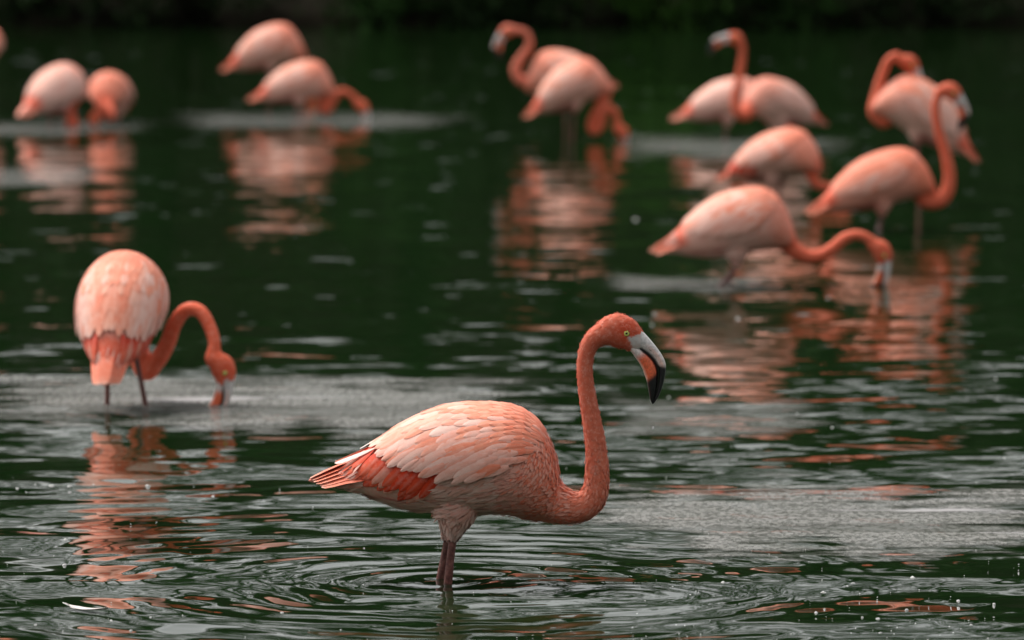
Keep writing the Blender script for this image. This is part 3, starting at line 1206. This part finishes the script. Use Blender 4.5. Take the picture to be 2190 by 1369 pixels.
flamingo("coral flamingo in sharp focus in the foreground, head raised on an S-shaped neck", 1243, (1000, 985), 0, 0, HERO_NECK,
         (1322, 710, 0, 16), feet=[(958, 1243), (942, 1243)], tint=0.35, voxel=0.0045, hero=True, neck_r=HERO_R, wing_seed=3)
flamingo("flamingo seen from behind at the left, tail hanging, bill in the grey film", 870, (258, 656), 84, 29,
         [(305, 790, .20), (335, 772, .18), (358, 735, .15), (373, 694, .12), (398, 663, .1), (428, 666, .08), (449, 700, .06), (459, 738, .04)],
         (474, 786, 0.03, 66), feet=[(312, 870), (229, 870)], tint=0.25, voxel=0.0075, head_yaw=0, wing_seed=5, thigh=.085, scale=0.98)
flamingo("pale pink flamingo feeding on the right, neck stretched low and bill dipped", 612, (1577, 478), 0, 11,
         [(1690, 528), (1720, 547), (1752, 548), (1783, 530), (1808, 509), (1836, 503), (1862, 514)],
         (1884, 538, 0, 62), feet=[(1538, 612), (1556, 612)], tint=0.15, voxel=0.0075, wing_seed=6)
flamingo("deep orange flamingo on the right with upright S-curved neck, head turned right", 493, (1885, 386), 0, 17,
         [(1975, 425), (2003, 432), (2024, 415), (2031, 380), (2023, 330), (2008, 280), (2000, 235), (2006, 205)],
         (2032, 196, 0, 30), tint=0.9, wing_seed=7)
flamingo("preening flamingo at the far right, neck looped back over its own wing", 438, (1972, 238), 180, 34,
         [(1895, 262), (1869, 243), (1874, 205), (1886, 163), (1900, 130), (1918, 119)],
         (1945, 136, 0, 42), tint=0.05, wing_seed=8, head_yaw=0)
flamingo("pink flamingo bending its head down behind the deep orange flamingo's tail", 425, (1662, 333), -28, 14,
         [(1735, 372, -.1), (1748, 395, -.1), (1772, 400, -.1), (1790, 398, -.1)],
         (1806, 410, -.1, 60), tint=0.4, wing_seed=9, head_yaw=0)
flamingo("flamingo at the back right with neck straight up and bill raised to the left", 312, (1664, 218), 208, 16,
         [(1596, 246, -.15), (1577, 240, -.18), (1573, 210, -.18), (1580, 170, -.18), (1587, 130, -.18), (1588, 100, -.18)],
         (1573, 84, -.18, -18), tint=-0.08, wing_seed=10, head_yaw=186)
flamingo("pale flamingo half hidden behind the upright neck at the back right", 297, (1556, 214), 0, 12,
         [(1632, 245, .1), (1650, 262, .1), (1668, 262, .1)],
         (1684, 276, .1, 60), tint=-0.12, wing_seed=11)
flamingo("feeding flamingo in the middle of the back row, orange neck arched into the water", 300, (1224, 182), 0, 26,
         [(1288, 218), (1270, 252), (1264, 272), (1273, 282), (1284, 270), (1291, 246), (1302, 230), (1315, 240), (1321, 262)],
         (1329, 282, 0, 58), tint=0.25, wing_seed=12, neck_tint=-.1)
flamingo("pale pink flamingo behind the middle one, S-shaped neck and head turned left", 280, (1203, 156), 180, 6,
         [(1127, 177), (1108, 166), (1103, 145), (1117, 120), (1132, 98), (1129, 75), (1111, 64)],
         (1085, 67, 0, 30), tint=0.3, wing_seed=13, neck_tint=.35)
flamingo("flamingo left of centre in the back row dipping its head to the right", 252, (640, 176), 0, 12,
         [(690, 232), (700, 236), (713, 215), (730, 195), (750, 203), (763, 215)],
         (774, 228, 0, 50), tint=0.2, wing_seed=14)
flamingo("highest flamingo of the back row, rounded back and neck hidden", 226, (577, 102), 0, 17,
         [(628, 160, .1), (640, 185, .1), (655, 200, .1)],
         (664, 214, .1, 60), tint=0.35, wing_seed=15, scale=1.06)
flamingo("small looking flamingo facing the camera at the back left, neck hanging down", 266, (238, 200), 262, 14,
         [(237, 238, -.3), (236, 252, -.34), (228, 240, -.38), (218, 226, -.38), (208, 236, -.38)],
         (203, 254, -.38, 66), tint=0.5, wing_seed=16, head_yaw=200)
flamingo("whitish flamingo at the back left seen from behind, tail to the left", 273, (120, 190), 52, 18,
         [(150, 236, .15), (156, 250, .15), (160, 262, .12)],
         (156, 272, .1, 70), tint=-0.22, wing_seed=17, head_yaw=0)
flamingo("flamingo cut off by the left edge of the picture", 225, (-40, 92), 100, 10,
         [(-70, 60, .3), (-90, 20, .3)], (-110, 0, .3, 10), tint=0.9, wing_seed=18, head_yaw=180)


# ------------------------------------------------------------------ scum film, foam and small floating things
def film_material():
    k = NT("surface_film")
    att = k.n("ShaderNodeAttribute", attribute_name="Col")
    sp = k.n("ShaderNodeSeparateColor")
    k.l(att.outputs["Color"], sp.inputs[0])
    geo = k.n("ShaderNodeNewGeometry")
    pos = geo.outputs["Position"]
    rag = k.noise(k.v2('MULTIPLY', pos, (0.30, 1, 1)), 3.2, 6, 0.68).outputs["Fac"]
    fine = k.noise(k.v2('MULTIPLY', pos, (1.5, 0.6, 1)), 42.0, 3, 0.7).outputs["Fac"]
    mid = k.noise(k.v2('MULTIPLY', pos, (0.4, 1, 1)), 12.0, 3, 0.6).outputs["Fac"]
    streak = k.noise(k.v2('MULTIPLY', k.v2('ADD', pos, (0.6, 0.35, 0)), (0.22, 1, 1)), 4.0, 3, 0.55).outputs["Fac"]
    band = k.noise(k.v2('MULTIPLY', k.v2('ADD', pos, (3.3, 1.1, 0)), (0.10, 1, 1)), 3.0, 4, 0.6).outputs["Fac"]
    e = k.m2('ADD', sp.outputs[0], k.m2('MULTIPLY', k.m2('SUBTRACT', rag, 0.55), 1.9))
    e = k.m2('ADD', e, k.m2('MULTIPLY', k.m2('SUBTRACT', mid, 0.5), 1.3))
    cover = k.ramp(e, 0.12, 0.62)
    cover = k.m2('MULTIPLY', cover, k.ramp(band, 0.34, 0.54, 0.60, 1.0))
    cover = k.m2('MULTIPLY', cover, k.ramp(fine, 0.36, 0.62, 0.36, 0.90))
    thick = k.ramp(streak, 0.62, 0.70)
    cover = k.m2('MAXIMUM', cover, k.m2('MULTIPLY', k.m2('MULTIPLY', thick, k.ramp(e, 0.35, 0.7)), 0.9))
    c = k.mixc(mid, (0.165, 0.168, 0.150, 1), (0.265, 0.258, 0.252, 1))
    c = k.mixc(thick, c, (0.33, 0.32, 0.32, 1))
    d = k.n("ShaderNodeBsdfDiffuse")
    k.l(c, d.inputs["Color"])
    tr = k.n("ShaderNodeBsdfTransparent")
    mx = k.n("ShaderNodeMixShader")
    k.l(k.m2('MULTIPLY', cover, sp.outputs[1]), mx.inputs[0])
    k.l(tr.outputs[0], mx.inputs[1])
    k.l(d.outputs[0], mx.inputs[2])
    k.l(mx.outputs[0], k.out.inputs[0])
    return k.m


M_FILM = film_material()


def film(label, rows, dens=0.95, zz=0.004):
    """rows: [(photo x, near edge row, far edge row)] - the outline of one floating patch"""
    a = np.array(rows, dtype=float)
    nx, ny = 60, 14
    V, F, C = [], [], []
    xs = np.linspace(a[0, 0], a[-1, 0], nx + 1)
    for x in xs:
        t0, t1 = np.interp(x, a[:, 0], a[:, 1]), np.interp(x, a[:, 0], a[:, 2])
        wob = (t0 - t1) * 0.07
        t0 += wob * (math.sin(x * 0.017) + 0.6 * math.sin(x * 0.041 + 2))
        t1 += 0.6 * wob * (math.sin(x * 0.013 + 1) + 0.6 * math.sin(x * 0.037))
        ex = min((x - xs[0]), (xs[-1] - x)) / (0.30 * (xs[-1] - xs[0]))
        for j in range(ny + 1):
            q = j / ny
            V.append(on_water(x, t0 + (t1 - t0) * q, zz))
            C.append((min(1.0, ex, 2.1 * q, 2.1 * (1 - q)), dens, 0))
    for i in range(nx):
        for j in range(ny):
            b = i * (ny + 1) + j
            F.append((b, b + 1, b + ny + 2, b + ny + 1))
    o = mesh_obj("foam_film", V, F, M_FILM, cols=C)
    tag(o, label, "foam", kind="stuff")


film("broad grey foam film behind the sharp flamingo, round the left flamingo's bill", [(-150, 900, 785), (120, 915, 782), (500, 945, 780), (800, 955, 782), (1050, 930, 786), (1230, 900, 800)])
film("broad streaked grey foam film at the right in front of the dark reflections", [(1150, 1120, 1020), (1350, 1180, 1000), (1650, 1215, 1000), (1950, 1225, 1010), (2350, 1240, 1015)], 0.9)
film("thin grey foam band round the feeding flamingo left of centre in the back row", [(330, 270, 236), (600, 285, 232), (850, 282, 236), (1030, 265, 246)], 0.42)
film("thin grey foam band at the feet of the two back left flamingos", [(-150, 292, 254), (100, 298, 252), (340, 280, 256)], 0.5)
film("grey foam band in front of the two back left flamingos", [(-150, 408, 345), (80, 410, 345), (250, 392, 352)], 0.5)
film("grey foam band below the flamingos at the back right", [(1290, 345, 282), (1500, 350, 278), (1700, 340, 288), (1850, 325, 296)], 0.48)
film("narrow pale foam streak beside the legs of the pale feeding flamingo", [(1260, 628, 582), (1450, 632, 582), (1690, 622, 592)], 0.6)
film("scattered foam to the right of the sharp flamingo's neck", [(1260, 950, 838), (1500, 960, 832), (1800, 930, 850)], 0.45)


def white_material(name, base, rough):
    k = NT(name)
    geo = k.n("ShaderNodeNewGeometry")
    n1 = k.noise(geo.outputs["Position"], 300, 3, 0.6).outputs["Fac"]
    b = k.n("ShaderNodeBsdfPrincipled")
    k.l(k.mixc(n1, tuple(q * 0.75 for q in base) + (1,), tuple(base) + (1,)), b.inputs["Base Color"])
    b.inputs["Roughness"].default_value = rough
    k.l(b.outputs[0], k.out.inputs[0])
    return k.m


M_FOAM = white_material("foam_white", (0.55, 0.54, 0.53), 0.8)


def blob(seed, n=10, m=5):
    """low lumpy dab of froth, unit radius"""
    rr = random.Random(seed)
    ph = [rr.uniform(0, 6.3) for _ in range(4)]
    V, F = [], []
    for i in range(m):
        th = 0.5 * math.pi * i / (m - 1)
        for j in range(n):
            a = 2 * math.pi * j / n
            r = 1 + 0.28 * math.sin(2 * a + ph[0]) + 0.16 * math.sin(3 * a + ph[1]) + 0.1 * math.sin(5 * a + ph[2])
            V.append((r * math.cos(th) * math.cos(a), r * math.cos(th) * math.sin(a) * 0.8, (0.75 + 0.25 * math.sin(2 * a + ph[3])) * math.sin(th) * 0.8))
    for i in range(m - 1):
        for j in range(n):
            q, q2 = i * n + j, i * n + (j + 1) % n
            F.append((q, q2, q2 + n, q + n))
    return V, F


FLECKS = [(37, 1045, 6), (75, 1037, 4), (111, 1040, 8), (149, 1041, 8), (56, 1053, 4), (149, 1054, 5), (200, 1037, 5), (316, 1040, 9), (456, 1062, 7), (140, 1154, 6),
          (138, 1209, 9), (238, 1328, 7), (76, 1337, 6), (322, 1321, 6), (603, 1311, 6), (280, 1349, 6), (1547, 1246, 8), (1824, 1248, 6), (1952, 1236, 10), (1761, 1268, 9),
          (1812, 1254, 5), (2050, 1285, 6), (1939, 1305, 8), (1745, 1311, 9), (2126, 1292, 6), (1844, 1321, 7), (1878, 1324, 7), (1883, 1354, 6), (2077, 1337, 6), (1360, 470, 9),
          (1772, 638, 9), (1400, 672, 10), (1395, 695, 8), (1578, 681, 9), (2130, 811, 7), (1705, 885, 7), (1780, 915, 8), (2148, 980, 7), (1430, 850, 6)]
fleck_meshes = []
for i in range(4):
    v, f = blob(i)
    me = bpy.data.meshes.new("foam_fleck")
    me.from_pydata(v, [], f)
    me.polygons.foreach_set("use_smooth", [True] * len(me.polygons))
    me.materials.append(M_FOAM)
    fleck_meshes.append(me)
for i, (px, py, r) in enumerate(FLECKS):
    p = on_water(px, py)
    o = link("foam_fleck", fleck_meshes[i % 4])
    sc_ = r * p.y / FPX * (0.62 if py > 1000 else 0.42)
    o.location = (p.x, p.y, -0.1 * sc_)
    o.scale = (sc_, sc_, sc_)
    o.rotation_euler = (0, 0, i * 1.3)
    tag(o, "tiny white foam fleck floating on the dark water", "foam fleck", "foam flecks on the water")

# fine specks strewn over the near water
V, F = [], []
for i in range(190):
    px, py = rng.uniform(-60, 2250), 1369 - 380 * rng.random() ** 1.6
    if rng.random() < 0.5: px = rng.uniform(1350, 2250)
    p = on_water(px, py, 0.0015)
    r = rng.uniform(0.0008, 0.0020)
    o = len(V)
    for q in range(6):
        a = q * math.pi / 3
        V.append(p + Vector((r * math.cos(a) * rng.uniform(.7, 1.5), r * math.sin(a) * rng.uniform(.7, 1.5), 0)))
    V.append(p + Vector((0, 0, r * 0.8)))
    F += [(o + q, o + (q + 1) % 6, o + 6) for q in range(6)]
tag(mesh_obj("surface_specks", V, F, M_FOAM), "fine pale specks strewn over the near water", "specks", kind="stuff")


def floating_feather():
    a, b = on_water(140, 1302), on_water(232, 1312)
    root = bpy.data.objects.new("floating_feather", None)
    COL.objects.link(root)
    root.location = a
    d = (b - a)
    s = Vector((-d.y, d.x, 0)).normalized()
    M_ = white_material("floating_feather_vane", (0.70, 0.62, 0.60), 0.6)
    V, F = [], []
    n = 14
    for i in range(n + 1):
        t = i / n
        wd = 0.016 * min(1.0, max(0.0, (t - 0.12) * 5)) * math.sqrt(max(0.0, 1 - t ** 4)) + 0.0004
        bend = 0.014 * math.sin(math.pi * t)
        for j in range(3):
            q = j - 1
            V.append(d * t + s * (q * wd - bend) + Vector((0, 0, 0.004 + 0.010 * (2 * t - 1) ** 2 * 0.7 + 0.004 * abs(q))))
    for i in range(n):
        for j in range(2):
            q = i * 3 + j
            F.append((q, q + 1, q + 4, q + 3))
    mesh_obj("vane", V, F, M_, root)
    pts = [d * t - s * 0.014 * math.sin(math.pi * max(0, t)) + Vector((0, 0, 0.005 + 0.010 * (2 * t - 1) ** 2 * 0.7)) for t in (-0.06, 0.1, 0.3, 0.5, 0.7, 0.9)]
    v, f = tube(pts, [.0013, .0013, .0011, .0009, .0007, .0004], 6)
    mesh_obj("shaft", v, f, M_FOAM, root)
    tag(root, "slender white feather adrift on the water at the bottom left", "feather")


floating_feather()
p = P(1397, 915, on_water(1095, 1243).y)
v, f = [], []
prof = [(0, -1.0), (.62, -.75), (.95, -.25), (.95, .2), (.6, .75), (.25, 1.2), (0, 1.6)]
for (r, z) in prof:
    for j in range(12):
        a = 2 * math.pi * j / 12
        v.append(p + Vector((r * .0026 * math.cos(a), r * .0026 * math.sin(a), z * .0026)))
for i in range(len(prof) - 1):
    for j in range(12):
        q, q2 = i * 12 + j, i * 12 + (j + 1) % 12
        f.append((q, q2, q2 + 12, q + 12))
kd = NT("water_drop")
gb = kd.n("ShaderNodeBsdfPrincipled")
gb.inputs["Base Color"].default_value = (0.8, 0.8, 0.82, 1)
gb.inputs["Roughness"].default_value = 0.02
gb.inputs["Transmission Weight"].default_value = 0.6
gb.inputs["IOR"].default_value = 1.33
kd.l(gb.outputs[0], kd.out.inputs[0])
o = mesh_obj("water_drop", v, f, kd.m)
tag(o, "single water drop falling below the sharp flamingo's bill", "water drop")
